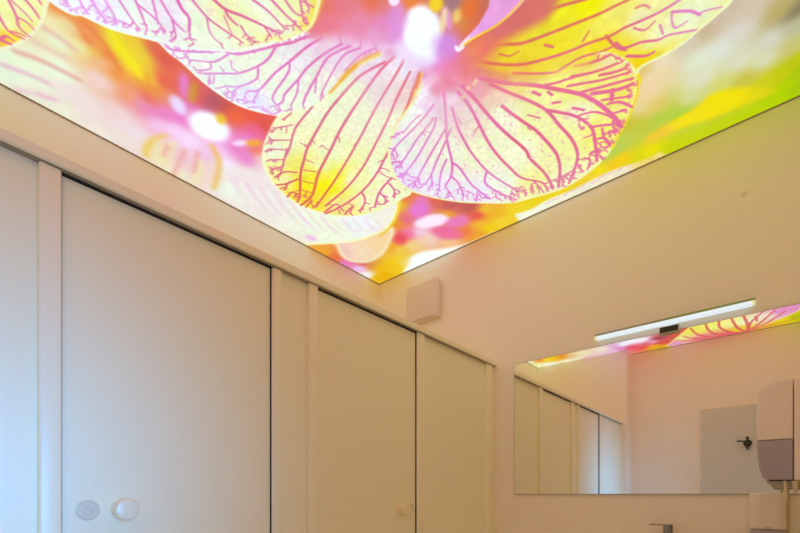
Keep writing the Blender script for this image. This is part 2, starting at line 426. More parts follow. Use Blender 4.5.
# out-of-focus streaks and spots
for p, wd, c, a in [([(14,51),(40,60),(80,80)],4,(216,150,150),1),([(0,64),(25,73),(50,84)],4,(218,170,195),1),([(40,25),(60,38),(75,50)],4,(220,170,165),1),([(30,39),(50,50),(70,60)],3.5,(222,185,180),1),
    ([(38,94),(46,97),(56,100)],3.5,(224,165,200),1),([(16,89),(30,93)],3.5,(222,185,200),1),([(56,8),(75,22),(88,42)],4,(222,125,75),.7),([(80,20),(96,34),(110,52),(120,70)],5,(222,125,75),.7),([(110,30),(124,52),(142,78)],6,(234,226,40),.8),([(137,42),(148,62),(154,84)],5,(226,200,70),.7),
    ([(645,112),(630,122)],6,(205,190,90),.4)]:
    stroke(p, wd, c, 3.5, a)
for b_ in [(184,85,5,13,-4,(222,135,208),.5,.95),(193,92,4,11,8,(200,165,60),.6,.9),(178,105,6,12,-38,(226,208,242),.35,1),(212,104,10,8,0,(175,98,110),.8,.7),(209,126,22,13,26,(238,246,255),.3,1),(221,119,5,6,-30,(226,190,60),.4,.95),(240,143,8,3,-5,(236,222,246),.6,1),(254,143,8,3.5,-2,(232,175,55),.5,.9),
    (160,152,15,13,20,(228,218,170),.5,.7),(205,168,13,16,0,(230,205,190),.6,.7),(205,155,10,8,0,(228,190,222),.7,.8),(148,147,4,8,35,(226,205,120),.6,.8),
    (432,221,18,6.5,-10,(240,225,242),.35,1),(451,215,6,3,20,(225,160,60),.7,.8),(420,207,8,12,15,(222,128,205),.5,.8),(401,239,5,6,0,(226,85,95),.8,.7),(447,233,16,6,10,(226,115,160),.6,.8),(457,221,12,5,-12,(226,130,190),.6,.8)]:
    blob(*b_[:5], b_[5], b_[6], b_[7])
stroke([(212,146),(218,158),(219,170),(214,188)], 5, (226,182,90), 4, .75)
stroke([(146,156),(147,146),(154,139),(166,135)], 5, (226,196,110), 3, .9)
for p in [[(160,160),(166,150),(176,143)],[(195,182),(199,170),(200,160)]]: stroke(p, 6, (226,226,175), 3, .7)
for k_ in range(7): stroke([(222+k_*9,172+k_*6),(228+k_*9,184+k_*5),(238+k_*9,196+k_*5)], 3, (226,196,215) if k_%2 else (230,238,222), 3, .4)
for p in [([(185,150),(178,165),(172,178)]),([(168,146),(163,156)]),([(198,152),(194,172)])]: stroke(p, 4, (226,170,165), 2, .9)
for x, y in [(236,182),(246,190),(262,186),(256,200),(272,206),(284,214)]: blob(x, y, 3, 7, 15, (228,205,226), .9, .6)
for x, y in [(230,190),(243,198),(268,200)]: blob(x, y, 4, 8, 15, (228,240,225), .9, .6)
# blur the out-of-focus ground
def blur(sig):
    global IMG
    k = np.arange(-int(3*sig/STEP), int(3*sig/STEP)+1); g = np.exp(-(k*STEP)**2/(2*sig*sig)); g /= g.sum(); n = len(k)//2
    P = np.pad(IMG, ((n,n),(0,0),(0,0)), 'edge'); IMG = sum(g[i]*P[i:i+NY] for i in range(len(k)))
    P = np.pad(IMG, ((0,0),(n,n),(0,0)), 'edge'); IMG = sum(g[i]*P[:,i:i+NX] for i in range(len(k)))
blur(0.009)
# white lobe and yellow leaf by the mirror wall
petal([(409,262),(412,256),(425,251),(450,247.5),(470,243),(500,231),(500,245),(410,275)], [(430,255,236,240,236),(480,242,236,240,236)], 3.2, grain=0)
LF = [(650,144),(648,136),(670,122),(695,108),(712,94),(735,88),(760,88),(774,91),(765,97),(740,107),(710,119),(680,129)]
petal(LF, [(655,138,228,195,60),(690,118,232,215,30),(730,98,230,215,20),(765,92,215,205,30)], 5.0, grain=0)
stroke([(655,138),(675,126),(697,113)], 2.5, (232,205,110), 1.5, .35)
VP_ = [(515,215),(530,209.5),(549.5,199),(572,190),(590,181),(605,173.5),(622,167),(648,158),(660,152),(655,165),(540,220)]
r = petal(VP_, [(540,207,232,235,212),(580,190,230,228,205),(620,172,230,222,195),(645,162,226,205,120)], 2.0)
paint_veins(r, [([(545+i*9+rng.uniform(-2,2), 204-i*4.2),(551+i*9, 200-i*4.2+rng.uniform(-1,2))], 1.8) for i in range(10)], const((224,175,205)), alpha=.7)

# ---- translucent petal under the yellow one, and the small lobe below
U = [(330,235),(336,246),(341,256),(352,262),(368,262.5),(381,256),(389,245),(393,228),(360,225)]
petal(U, [(345,250,230,195,185),(360,250,232,212,180),(380,245,232,205,160)], 2.5, (232,226,185), 4, grain=1)
TT = [(262,150),(245,175),(235,205),(262,226),(290,243),(300,245),(320,244.5),(352,242),(376,234.5),(391,225),(398,212),(400,198),(395,170),(330,180)]
petal(TT, [(300,225,228,232,216),(330,232,228,236,212),(320,215,230,238,212),(360,222,230,232,235),(385,215,230,228,215),(270,205,229,220,216),(245,190,229,218,218),(290,238,228,222,208)], 2.0, (236,240,190), 4, grain=1.2, open_at=((245,175,45),(235,205,40),(262,226,28),(262,150,30)))
for i in range(12):
    x0 = 240 + i*7; stroke([(x0, 182+i*2.2),(x0+8, 194+i*2.4),(x0+19, 207+i*2.4)], 3, (226,198,218) if i % 2 else (232,240,226), 3, .35)
for i in range(9):
    x = 288 + i*11; stroke([(x, 212+min(i,4)*2),(x+10, 222+min(i,4)*2),(x+17, 232-abs(i-3)*0.8)], 2.2, (228,200,222) if i % 2 else (226,218,205), 2, .55)
blob(311,238,6,2.5,15,(228,190,225),.8,.9)
stroke([(399,200),(398,212),(391,226),(380,236)], 2.5, (232,200,60), 2, .8)

# ---- upper left petal with its sharp pink veins
Hp = [(48,-5),(47,10),(43,22),(36,32),(25,41),(12,47),(0,50),(-20,52),(-50,35),(-50,-20),(20,-25)]
r = petal(Hp, [(20,8,230,238,180),(5,22,230,236,175),(28,28,228,225,140),(6,42,232,190,70),(16,40,234,215,60),(-20,20,230,235,180)], 1.0, (232,234,200), 4)
V = [([(7,-3),(16.5,16.5),(19,27),(30,37)],3.2),([(16.5,16.5),(27,22.5),(34,30)],2.2),([(11,0),(25.5,13.5),(32,21)],1.8),([(23,-3),(34,10),(39,18)],3.5),([(0,18),(9,31.5),(24,39)],3.2),([(-4,36),(3,41),(11,44)],5),([(37,-3),(41,4)],3),([(-6,0),(0,17)],2),([(9,31.5),(18,33),(26,37)],2),([(0,40),(6,36),(14,41)],3.5)]
paint_veins(r, V, const((220,108,158)))

# ---- petal F, yellow, upper right
Fp = [(470,66),(478,58),(496,40),(520,26),(545,12),(560,-12),(620,-30),(745,-25),(733,0),(719,14),(700,30),(685,43),(668,54),(650,63),(640,69),(634,80),(600,70),(550,85),(500,80)]
FC = [(490,56,226,170,80),(510,40,225,200,60),(510,55,225,210,50),(540,30,226,216,60),(560,12,226,226,40),(590,6,232,232,20),(545,3,200,150,80),(560,45,230,220,50),(530,55,228,212,55),(600,28,232,226,100),(600,45,230,214,40),(640,20,230,230,180),(660,35,228,236,195),(690,15,226,236,200),(620,50,230,216,60),(645,57,232,212,20),(640,64,230,205,20),(615,12,232,228,120),(650,45,230,230,150),(590,62,228,215,70),(560,68,228,215,80),(520,68,228,190,80)]
r = petal(Fp, FC, 1.0, (230,238,190), 4.5, open_at=((478,58,36),(500,38,36),(520,26,30),(545,10,34),(500,80,60)))
mesh(r, (226,190,110), .3)
V = [([(476,52),(498,45),(520.5,43.5),(543,36),(570,25.5),(600,13.5),(615,6),(630,-1)],4,.3),([(478,61.5),(502,64.5),(525,64),(552,57),(570,51),(588,43.5),(610,36),(624,28),(637,22.5),(657,13.5),(675,3),(685,-4)],3.6,.2),
 ([(513,73.5),(552,73),(565.5,66),(582,57),(600,52),(612,47)],3,.3),([(616,43),(624,48),(642,42),(658,40),(669,35),(696,30)],3.4,.5),([(627,56),(645,56),(654,52)],3.4,.3),([(672,12),(690,11),(700,15)],3.2,.2),([(697,14),(708,10),(722,7)],1.6),([(672,12),(672,22),(676,28),(687,21)],1.6,.2),([(634,28),(645,30),(655,21)],1.8,.2),([(583,41),(589,31)],2),
 ([(540,14),(552,9),(564,5),(590,-2)],4.5,.3),([(500,54),(510,56),(519,51)],2),([(545,45),(553,47)],3,.2),([(606,36),(616,47),(626,50)],3,.2),([(636,8),(644,5),(650,8)],2),([(660,25),(663,34)],2)]
paint_veins(r, V, lambda s: shepard([(500,50,218,112,100),(600,20,214,110,100),(570,60,222,112,140),(640,50,216,100,150),(690,14,216,120,195),(560,10,212,110,110)], GX[s], GY[s]))

# ---- petal G, pale, upper left
Gp = [(44,-8),(49.5,1),(60,9),(72,15),(82.5,16.5),(96,23),(108,28.5),(120,32.5),(139.5,37.5),(157.5,42),(175,48),(200,51),(240,52),(270,45),(292,37.5),(307,31),(315,21),(321,0),(324,-20),(180,-45)]
r = petal(Gp, [(75,5,228,242,240),(100,8,230,225,240),(125,25,228,240,240),(140,25,228,242,225),(200,30,228,242,215),(170,15,228,225,235),(250,20,230,240,190),(290,15,228,240,190),(310,26,235,226,90),(317,12,235,215,60),(272,42,230,234,150),(230,14,230,236,180),(270,25,230,242,215),(285,32,230,240,205),(305,8,230,236,180),(260,5,228,242,215),(215,42,228,242,215),(100,25,232,246,245)], 1.0, (232,246,232), 5)
stroke([(323,-6),(318,10),(311,24),(298,34),(278,41)], 4, (236,222,80), 5, .5)
mesh(r, (226,165,210), .3)
V = [([(118,-2),(130,16.5),(140,30)],2.4),([(134,-3),(141,13.5),(147,28.5)],2.8),([(138,4.5),(156,19.5),(165,31)],2.2),([(152,-2),(156,14),(158,24)],2),([(159,-3),(172.5,19.5),(184.5,31.5)],2.4),([(176,-3),(182,9),(189,18),(189,31)],4.5),([(190,-3),(207,17),(222,28.5),(240,40.5)],2.6),([(212,-2),(225,9),(240,15),(253.5,21),(264,26),(279,33)],4,.6),([(225,9),(228,16),(237,25)],3.4),([(264,26),(271,36)],2.2),([(241,26),(246,34),(250,38)],2),
 ([(250,-2),(267,10),(285,29)],2.4),([(270,-2),(285,14),(300,28.5)],2.6),([(284,-2),(294,12),(303,16.5)],2),([(300,-2),(302.5,16)],2.4),([(303,1),(313.5,7)],1.8),
 ([(90,-3),(97,9),(107,22)],4),([(103,-3),(114,15)],2.6),([(63,-3),(69,6)],4),([(78,-3),(84,8),(89,14)],3),([(172,19),(176,36)],2),([(207,17),(209,30),(214,38)],1.6),([(224,16),(232,34)],1.2)]
V += [(v[0], v[1]) for v in net(Gp, V, 150, (200,-60), 16, (4,14), wpx=1.1)]
paint_veins(r, V, lambda s: shepard([(90,5,225,150,225),(140,15,218,110,190),(185,10,216,95,175),(230,15,214,100,150),(280,15,214,95,160)], GX[s], GY[s]))

# ---- petal B, pale lilac, left
Bp = [(150,40),(157.5,42),(169.5,54),(180,61.5),(199.5,79.5),(210,88),(225,98.5),(240,106.5),(255,111.5),(276,116),(300,118),(330,100),(350,80),(372,62),(398,50),(392,40),(375,38),(355,32),(335,29),(318,31),(308,31),(292,37),(270,45),(240,52),(200,50),(175,46)]
r = petal(Bp, [(170,50,230,246,232),(220,80,226,242,226),(250,100,226,226,242),(280,80,228,242,218),(300,60,226,226,226),(320,42,228,205,220),(350,44,226,190,215),(370,48,228,190,220),(340,60,228,215,226),(300,100,230,244,218),(320,80,228,236,215),(200,60,228,245,225),(255,66,228,242,215),(385,46,232,215,235)], 1.0, (234,248,236), 3.5, open_at=((398,45,30),(375,36,30),(350,30,28),(325,28,22),(385,60,22),(360,70,18)))
mesh(r, (222,160,215), .35)
V = [([(320,34),(304.5,37.5),(291,43),(279,45),(262.5,49),(240,54),(229.5,53),(222,51),(202.5,52),(183,51),(171,49.5)],2.6,.2),([(229.5,53),(219,60),(210,62),(192,60)],2.2),([(210,62),(210,69),(196.5,70.5)],2),([(279,45.5),(276,46.5),(268.5,58.5),(258,66),(240,73),(225,73.5),(204,73.5)],2.6,.4),([(258,66),(258,75),(255,80),(240,86.5),(226,86)],2.2,.4),
 ([(322,38),(307.5,46.5),(289.5,61.5),(274.5,73.5),(259.5,89.5),(249,91)],2.6,.3),([(259.5,89.5),(253.5,101)],1.8),([(289.5,61.5),(288,73),(273,95.5),(276,104.5)],2.2,.3),([(342,44),(324,54),(307.5,67.5),(298.5,79),(285,94),(283,101),(277.5,105)],2.4,.3),([(298.5,79),(297,92.5),(291,105)],2),([(350,46),(328.5,57),(316.5,76.5),(306,95.5),(303,104)],2.6,.3),([(316.5,77),(315,92)],1.8),([(360,48),(343.5,55.5),(330,76.5),(322,92)],2.2),([(376,48),(362,54),(345,70)],1.6),([(240,73),(232,68),(231,60)],1.4),([(225,73.5),(220,66)],1.4),([(240,86.5),(232,92),(228,90)],1.5)]
V += [(v[0], v[1]) for v in net(Bp, V, 170, (390,42), 15, (2.5,13), wpx=1.4)]
paint_veins(r, V, lambda s: shepard([(200,60,216,130,205),(250,100,216,150,220),(280,80,214,110,190),(300,50,216,105,170),(340,50,218,130,190)], GX[s], GY[s]))

# ---- petal D, yellow tip
Dp = [(400,46),(392,47),(375,55),(355,66),(340,78),(330,92),(317,104),(300,110),(285,112),(276,118),(269,131),(263.5,145),(262,160),(266,172),(273,184),(284,195),(297,204),(315,211.5),(335,216),(355,216.5),(375,212.5),(390,206),(402,199),(412,190),(400,160),(412,120),(424,80),(425,62)]
r = petal(Dp, [(400,52,232,238,252),(412,62,232,230,248),(380,55,230,222,236),(370,67,228,212,225),(350,92,228,238,205),(320,108,230,240,205),(330,150,230,240,195),(290,135,232,240,195),(272,150,230,240,205),(300,168,230,225,110),(303,186,236,226,30),(325,186,236,232,15),(312,198,235,215,60),(338,178,235,235,70),(284,180,232,234,160),(352,180,232,240,180),(380,170,230,240,200),(370,200,232,238,190),(395,125,230,238,205),(405,95,228,205,200),(385,90,228,215,215),(360,120,230,236,205),(340,205,232,225,140),(390,195,232,240,200),(320,165,232,238,170),(315,178,235,230,60)], 1.0, (234,244,200), 3.0, open_at=((410,46,24),(422,66,20)))
stroke([(378,54),(362,61),(350,70),(341,80)], 3.6, (228,180,80), 5, .7, taper=.2)
stroke([(356,66),(347,74),(338,84),(330,93)], 3.4, (226,165,50), 3, .75, taper=.5)
stroke([(421,74),(414,92),(405,112),(398,126)], 4.0, (228,190,90), 2.5, .8, taper=.2)
stroke([(419.5,74),(416,88)], 3, (222,130,90), 1.5, .7)
mesh(r, (222,165,175), .34)
V = [([(312,106),(310.5,109),(295.5,128),(289.5,148),(284,159.5),(282.5,166),(272,170)],2.2,.2),([(385,62),(360,76),(339,98.5),(327,113.5),(316.5,131.5),(307.5,148),(304,160),(300.5,174),(300,192.5),(297.5,202)],2.8,.2),([(395,56),(379.5,71.5),(360,99),(342,127),(331.5,148),(325.5,159.5),(318,174.5),(312,195.5),(300,206)],3,.2),
 ([(404,60),(398,71),(384,94),(373.5,112),(358,141.5),(337.5,176),(324,195.5),(316,207)],2.5,.3),([(410,72),(396,100),(388.5,118),(376,143),(363,167),(346.5,188),(325.5,206)],2.6,.3),([(419,72),(409.5,100),(402,119.5),(394,140),(384,160),(375,176),(361.5,192),(342,206),(325,214)],2.6,.3),
 ([(361.5,192),(365,198.5),(364,204.5),(359,211)],2),([(391.5,178),(379.5,192),(375,207)],2.2,.2),([(389,183.5),(394,189.5),(394.5,198)],1.8,.2),([(379.5,192),(386,200),(384,204),(378,204)],1.8,.2),([(270,149),(287,150)],1.6),([(270,160),(283,159.5)],1.8),([(287,149),(284,160)],1.8),([(275,177.5),(284,172),(297,172.5)],1.8,.2),([(277,185),(287,183.5),(298,179)],2,.2),([(284,190),(290,181)],1.6),([(287,197),(293,192),(299,195)],1.8,.2),([(270,140.5),(289.5,140)],1.6),([(281,127),(292,125)],1.5),([(283,120),(291,113)],1.8),([(306,207),(312,200)],1.8),([(270,149),(267,152)],1.4),
 ([(325,212),(336,204),(342,210)],2),([(345,214),(352,207),(350,213)],1.8),([(283,166),(279,176)],1.4),([(305,159),(314,163)],1,.1),([(304,170),(316,172)],1,.1),([(303,181),(314,184)],1,.1),([(302,190),(312,193)],1,.1)]
V += [(v[0], v[1]) for v in net(Dp[10:24] + [(400,185),(340,150),(300,150)], V, 120, (390,90), 13, (2.5,11), wpx=1.2)]
paint_veins(r, V, lambda s: shepard([(400,70,220,110,130),(370,90,218,130,165),(330,120,208,105,140),(300,180,206,90,110),(340,200,214,95,130),(380,195,212,95,150),(280,160,208,105,150),(315,190,216,110,80)], GX[s], GY[s]))

# ---- petal E, round, right
Ep = [(428,62),(423,72),(420,85),(414,99),(403,114),(394,128),(388.5,142),(388,155),(391,170),(399,183),(410,191),(425,196),(440,199.5),(460,202.5),(480,203.5),(509,203.5),(530,199),(560,190),(575,182.5),(590,172),(605,158.5),(614,146.5),(620,133.5),(623.5,128),(629.5,116),(635,102.5),(638,89),(639,77),(634,67),(622,57),(605,52),(585,56),(560,65),(535,71),(510,70),(480,64),(455,64)]
r = petal(Ep, [(440,66,228,150,190),(470,74,226,135,145),(450,82,226,140,165),(440,88,226,150,175),(424,80,236,242,252),(418,95,234,240,248),(430,105,228,205,226),(412,115,232,242,230),(450,100,228,205,216),(470,112,228,215,206),(480,90,225,165,170),(495,100,228,205,180),(500,113,230,240,205),(510,125,232,242,205),(530,120,230,238,165),(560,140,232,238,165),(520,150,234,242,205),(480,150,230,238,195),(450,150,230,238,212),(430,135,229,228,218),(400,150,226,234,222),(400,175,226,222,238),(440,188,228,228,238),(480,192,228,228,235),(500,185,230,240,218),(535,180,234,236,150),(560,180,232,240,190),(600,130,232,236,120),(620,90,232,226,110),(600,75,232,232,130),(560,85,232,234,130),(520,80,230,226,125),(500,74,226,160,110),(545,100,230,238,160),(580,110,232,240,190),(590,90,232,232,120),(590,60,228,205,110),(612,60,232,230,160)], 1.0, (232,236,170), 3.0, open_at=((455,62,34),(490,62,34),(520,68,26),(550,68,24),(428,60,20),(580,57,14)))
stroke([(638,74),(638,88),(634,104),(628,118),(620,132),(612,148)], 2.5, (232,210,30), 1.5, .85, taper=0)
stroke([(640,76),(640.5,84)], 2, (232,210,40), 1, .8)
mesh(r, (224,160,195), .36)
V = [([(434,104),(426,115),(414,128.5),(399,143),(392,152)],2,.3),([(433,118),(430.5,122.5),(418,138),(407,155),(400,165),(395,168)],2,.3),([(436,118),(433.5,128.5),(427,140),(419.5,153.5),(411,166),(402,176)],2.2,.3),([(446,128),(439,140),(428.5,158),(418,177),(413.5,184)],2.2,.3),([(418,177),(419.5,185)],1.6),([(450,130),(445,143),(436,162.5),(431.5,174),(425.5,184)],2,.3),([(431.5,174),(432,187)],1.6),([(446.5,159.5),(441,173),(439,189)],1.8,.2),
 ([(444,92),(446,120),(447,140),(452,162.5),(451,176),(445,186)],2.6,.3),([(451,176),(458.5,183.5),(464,196)],1.8,.2),([(452,162.5),(460,168.5),(472,185),(490,199)],2.4,.4),([(452,108),(458,128),(464,140),(472,153.5),(487,171),(505,183.5),(520,192)],2.8,.5),([(487,171),(485.5,183.5),(502,194),(517,200)],2.4,.4),
 ([(458,92),(468,104),(476,118),(487,140),(497.5,155),(509,167),(522,178),(542,182.5),(548,191)],3.4,.5),([(533,180),(542,190)],1.8),([(462,86),(474,98),(487,113.5),(502.5,130),(525,149.5),(530,158.5),(545,173.5),(553,188)],4.2,.4),([(502,106),(511.5,113.5),(523.5,122),(537,131.5),(553.5,149.5),(558,158),(560,169),(558.5,187)],3.8,.3),
 ([(490,84),(508.5,92.5),(525,99),(546,110),(559.5,125.5),(570,137),(576.5,149),(577,161.5),(569,183)],3.8,.3),([(546,110),(560,112.5),(576,116.5),(591,127),(595,142),(597,161)],3.6,.2),([(480,78),(507,83),(532.5,85),(558,89.5),(580,94),(589,98),(601,105.5),(614.5,117.5),(621,127)],5,.1),
 ([(505,71),(530,74),(552,72)],3,.2),([(540,86),(555,83),(573,77.5),(600,70)],3,.2),([(568,86),(585,83),(602,80),(629,72.5)],3,.1),([(571,77),(590,73),(602,69.5),(617,63.5)],3.4,.1),([(578,93),(599.5,87.5),(632.5,78.5)],3.6,.1),([(592,93.5),(616,90),(632.5,84)],5,.1),([(602,100),(618,98),(632,96)],2.6,.1),([(608,104),(620,102),(632,107)],3,.1),([(614,113),(626,110)],2.6,.1),([(575,66),(598,60.5),(610,54.5)],3.4,.1),([(612,90),(612,100)],5,.1),([(576,116.5),(592,112),(604,114),(612,118)],2.4,.1),([(591,127),(605,125),(612,124),(614,118)],3,.1),([(594,140),(604,138),(610,146)],3,.1),([(595,134),(584,138)],2),([(604,138),(602,128)],2.6),([(590,154),(598,150)],3),([(584,158),(590,160),(588,168)],2.2,.1),([(577,164),(583,172)],1.8),([(566,174),(562,182)],1.5),([(600,75),(615,72),(626,68)],3.6,.1),([(552,95),(548,92)],3,.1),([(533,92),(540,95)],3.5,.1),([(553,103),(560,102)],3,.1),([(573,108),(584,110)],3,.1),([(528,115),(540,118)],1.6,.1),([(461,124),(458,118)],1),([(420,115),(412,122),(404,132)],1.4)]
V += [(v[0], v[1]) for v in net(Ep[6:24], V, 330, (450,80), 13, (2.5,13), wpx=1.25)]
V += [(v[0], v[1]) for v in net(Ep[20:32], V, 70, (500,95), 10, (3,10), wpx=1.8)]
paint_veins(r, V, lambda s: shepard([(400,150,214,120,200),(420,180,218,140,215),(440,120,222,150,190),(450,160,212,100,180),(480,190,218,120,200),(480,140,216,100,160),(520,150,212,95,125),(550,130,214,95,145),(500,85,222,120,150),(590,90,220,105,160),(610,120,220,100,155),(600,70,220,105,130),(540,180,214,110,150)], GX[s], GY[s]))
for i in range(110):          # freckles between the veins
    x, y = rng.uniform(440, 600), rng.uniform(95, 195)
    if (x-515)**2/95**2 + (y-130)**2/65**2 < 1: blob(x, y, rng.uniform(.8,2.2), rng.uniform(.6,1.2), rng.uniform(0,90), (222,165,185), .6, .6)
for x, y in [(463,97),(474,84),(476,81),(468,88)]: blob(x, y, 2, 2, 0, (232,205,170), .6, .8)

# ---- column of the main flower and the lip's curled edge
blob(422,31,20,26,-8,(238,246,255),.22,1)
blob(416,52,22,12,15,(232,236,252),.6,.7)
blob(398,20,9,18,10,(216,150,215),.7,.75)
blob(447,18,4.5,12,-14,(222,155,200),.5,.9); blob(443,22,3.5,14,10,(236,226,170),.7,.7)
blob(436,4,7,8,0,(236,208,50),.5,.95); blob(410,2,6,5,0,(226,140,80),.5,.7)
blob(394,0,5.5,6,0,(236,222,248),.3,1); blob(457,16,4,7,15,(232,205,120),.7,.8)
blob(446,44,13,11,0,(206,145,218),.8,.7)
petal([(456,50),(464,40),(478,25),(488,8),(494,-8),(528,-8),(512,14),(495,25),(475,38),(463,46)], [(480,30,222,160,220),(500,8,222,160,212),(460,46,240,225,250)], 1.2)
stroke([(459,50),(466,43),(480,34.5),(497,25),(512,12),(524,-2)], 2.2, (238,208,60), 1, .95, taper=.2)
stroke([(456,47),(458,50.5),(463,47)], 3, (246,236,252), 1, .95, taper=0)
blob(470,6,8,12,30,(224,118,55),.8,.6)

# ---- petal seen only in the mirror, from the strip of ceiling behind the camera
Wp = [(668,347),(671,343),(678,337),(690,327.5),(705,318),(730,308),(760,300),(800,290),(802,308),(790,316),(770,324),(752,331),(735,336),(700,343)]
r = petal(Wp, [(672,344,222,155,195),(681,339,230,222,150),(695,331.5,232,225,100),(712,327,232,232,120),(730,324,236,236,150),(739,330,230,200,60),(704,338,225,135,140),(728,334,222,120,120),(747,322,232,236,190),(765,317,230,220,200),(782,312,222,150,200),(793,309,222,150,190)], .8, (236,226,130), 1.2, mir=True)
V = [([(745,333),(731,333),(720,328),(719.5,321)],2),([(745,332),(737,328),(731,318)],2),([(748,332),(748,326),(743,315)],2.2),([(740,334),(718,335),(709,331),(706,325)],2),([(730,336),(706,337),(696,334),(691,329)],1.8),([(720,338),(695,339),(684,337)],1.6),([(748,331),(751,323),(765,311)],2),([(750,331),(761,323),(775,311)],2),([(752,331),(768,323),(785,312)],2),([(756,317),(757,322)],1.6),([(710,339),(690,341),(675,341)],1.6)]
paint_veins(r, V, const((214,98,105)), mir=True)
stroke([(750,331),(775,325),(798,318)], 1.6, (214,130,90), .8, .8, mir=True)

IMG = np.clip(IMG + NOISE[..., None]*0.8, 0, 255) / 255.0
IMG = IMG ** 1.13                                   # ink density of the print
LIN = np.where(IMG > 0.04045, ((IMG + 0.055)/1.055)**2.4, IMG/12.92)
me = bpy.data.meshes.new('printed_film')
nv = NX*NY
co = np.empty((nv, 3), np.float32); co[:,0] = GX.ravel(); co[:,1] = GY.ravel(); co[:,2] = ZC
idx = np.arange(nv).reshape(NY, NX)
# faces look down into the room
q = np.stack([idx[:-1,:-1], idx[1:,:-1], idx[1:,1:], idx[:-1,1:]], -1).reshape(-1, 4).astype(np.int32)
me.vertices.add(nv); me.vertices.foreach_set('co', co.ravel())
me.loops.add(q.size); me.loops.foreach_set('vertex_index', q.ravel())
me.polygons.add(len(q)); me.polygons.foreach_set('loop_start', np.arange(0, q.size, 4, dtype=np.int32))
me.update(calc_edges=True)
ca = me.color_attributes.new('print', 'FLOAT_COLOR', 'POINT')
rgba = np.ones((nv, 4), np.float32); rgba[:,:3] = LIN.reshape(-1, 3); ca.data.foreach_set('color', rgba.ravel())
mp = bpy.data.materials.new('backlit_print'); mp.use_nodes = True
nt = mp.node_tree; nt.nodes.remove(nt.nodes['Principled BSDF'])
at = nt.nodes.new('ShaderNodeAttribute'); at.attribute_name = 'print'
em = nt.nodes.new('ShaderNodeEmission'); em.inputs['Strength'].default_value = FILM
nt.links.new(at.outputs['Color'], em.inputs['Color'])
nt.links.new(em.outputs['Emission'], nt.nodes['Material Output'].inputs['Surface'])
mp.cycles.emission_sampling = 'NONE'
me.materials.append(mp)
panel = thing('backlit_ceiling_panel', 'glowing stretch ceiling printed with large pink-veined yellow and white orchids', 'ceiling light', (XL+0.1, YB-0.1, ZC))
film = bpy.data.objects.new('printed_film', me); scene.collection.objects.link(film)
film.parent = panel; film.matrix_parent_inverse = Matrix.Translation(panel.location).inverted()
bm = bmesh.new(); e = 0.006
box(bm, (XL, YK, ZC-0.004), (XL+e, YB, ZC+0.03)); box(bm, (XR-e, YK, ZC-0.004), (XR, YB, ZC+0.03))
box(bm, (XL+e, YB-e, ZC-0.004), (XR-e, YB, ZC+0.03)); box(bm, (XL+e, YK, ZC-0.004), (XR-e, YK+e, ZC+0.03))
link('edge_profile', bm, M['edge'], panel)
# ------------------------------------------------------------------ cubicle front
z = lambda v: EYE + v
part = thing('toilet_cubicle_front', 'long white laminate toilet cubicle front with two doors and flat top rail', 'partition', (XF-0.02, 1.0, 0))
XD = XF - 0.028                                            # face of doors and panels
XP = XF - 0.010                                            # face of the posts
ZT = z(0.884); ZP = ZT - 0.029
bm = prism([(XF+0.002, ZT-0.026), (XF+0.002, ZT-0.003), (XF-0.001, ZT), (XF-0.055, ZT), (XF-0.055, ZP), (XF-0.002, ZP)], 1, YN, YB)
link('top_rail', bm, M['profile'], part)
link('painted_rail_shade', one((XD+0.0005, YN, ZP-0.0012), (XF-0.006, YB, ZP)), M['rail_shade'], part)  # added dark strip, paints the shade on the rail's underside
def panel_part(y0, y1):
    return link('fixed_panel', one((XD-0.024, y0, 0.02), (XD, y1, ZP), 0.001, 1), M['laminate'], part, True)
def post(y0, y1, r=0.006):
    return link('post', one((XP-0.042, y0, 0.0), (XP, y1, ZP), r, 3), M['profile'], part, True)
K = 1.007
P1, P2, P3, P4, P5, P6, P7 = (YN, YN+0.055), (0.214*K, 0.262*K), (0.888*K, 0.930*K), (1.052*K, 1.098*K), (1.746*K, 1.806*K), (2.455*K, 2.535*K), (YB, YB)
for (y0, y1), r in ((P1, .006), (P2, .007), (P3, .010), (P4, .005), (P5, .007), (P6, .007)): post(y0, y1, r)
panel_part(P1[1], P2[0]); panel_part(P3[1], P4[0]); panel_part(P5[1], P6[0]); panel_part(P6[1], YB)
doors = []
for y0, y1 in ((P2[1], P3[0]), (P4[1], P5[0])):
    dd = link('door', one((XD-0.024, y0+0.002, 0.12), (XD, y1-0.002, ZP-0.006), 0.001, 1), M['laminate'], part, True)
    bm = bmesh.new()                                        # black rubber on the sides of the posts and under the rail
    if y0 < 1: box(bm, (XD-0.023, y0, 0.12), (XD+0.008, y0+0.0014, ZP))
    box(bm, (XD-0.023, y1-0.0014, 0.12), (XD+0.006, y1, ZP))
    box(bm, (XD-0.023, y0+0.0014, ZP-0.004), (XD+0.008, y1-0.0014, ZP-0.0002))
    link('door_seal', bm, M['rubber'], part)
    doors.append(dd)
def furniture(dd, yk, yl, zc, m, lab):
    kn = link('knob', lathe([(0, -0.001), (0.0285, -0.001), (0.0295, 0.003), (0.0285, 0.008), (0.026, 0.012), (0.0265, 0.020), (0.0285, 0.026), (0.030, 0.032), (0.0305, 0.041), (0.029, 0.047), (0.0265, 0.0505), (0.020, 0.052), (0, 0.0535)], (XD, yk, zc), (1, 0, 0), 48), M[m], dd, True)
    kn['label'] = lab + ' round turning knob'
    lk = link('lock_indicator', lathe([(0, -0.001), (0.0275, -0.001), (0.0285, 0.002), (0.0275, 0.0045), (0.024, 0.0055), (0.0225, 0.0035), (0.014, 0.0035), (0.0125, 0.006), (0.0095, 0.006), (0.008, 0.004), (0.0045, 0.004), (0.003, 0.0065), (0, 0.007)], (XD, yl, zc), (1, 0, 0), 48), M['lock'], dd, True)
    lk['label'] = lab + ' round lock plate with raised rings'
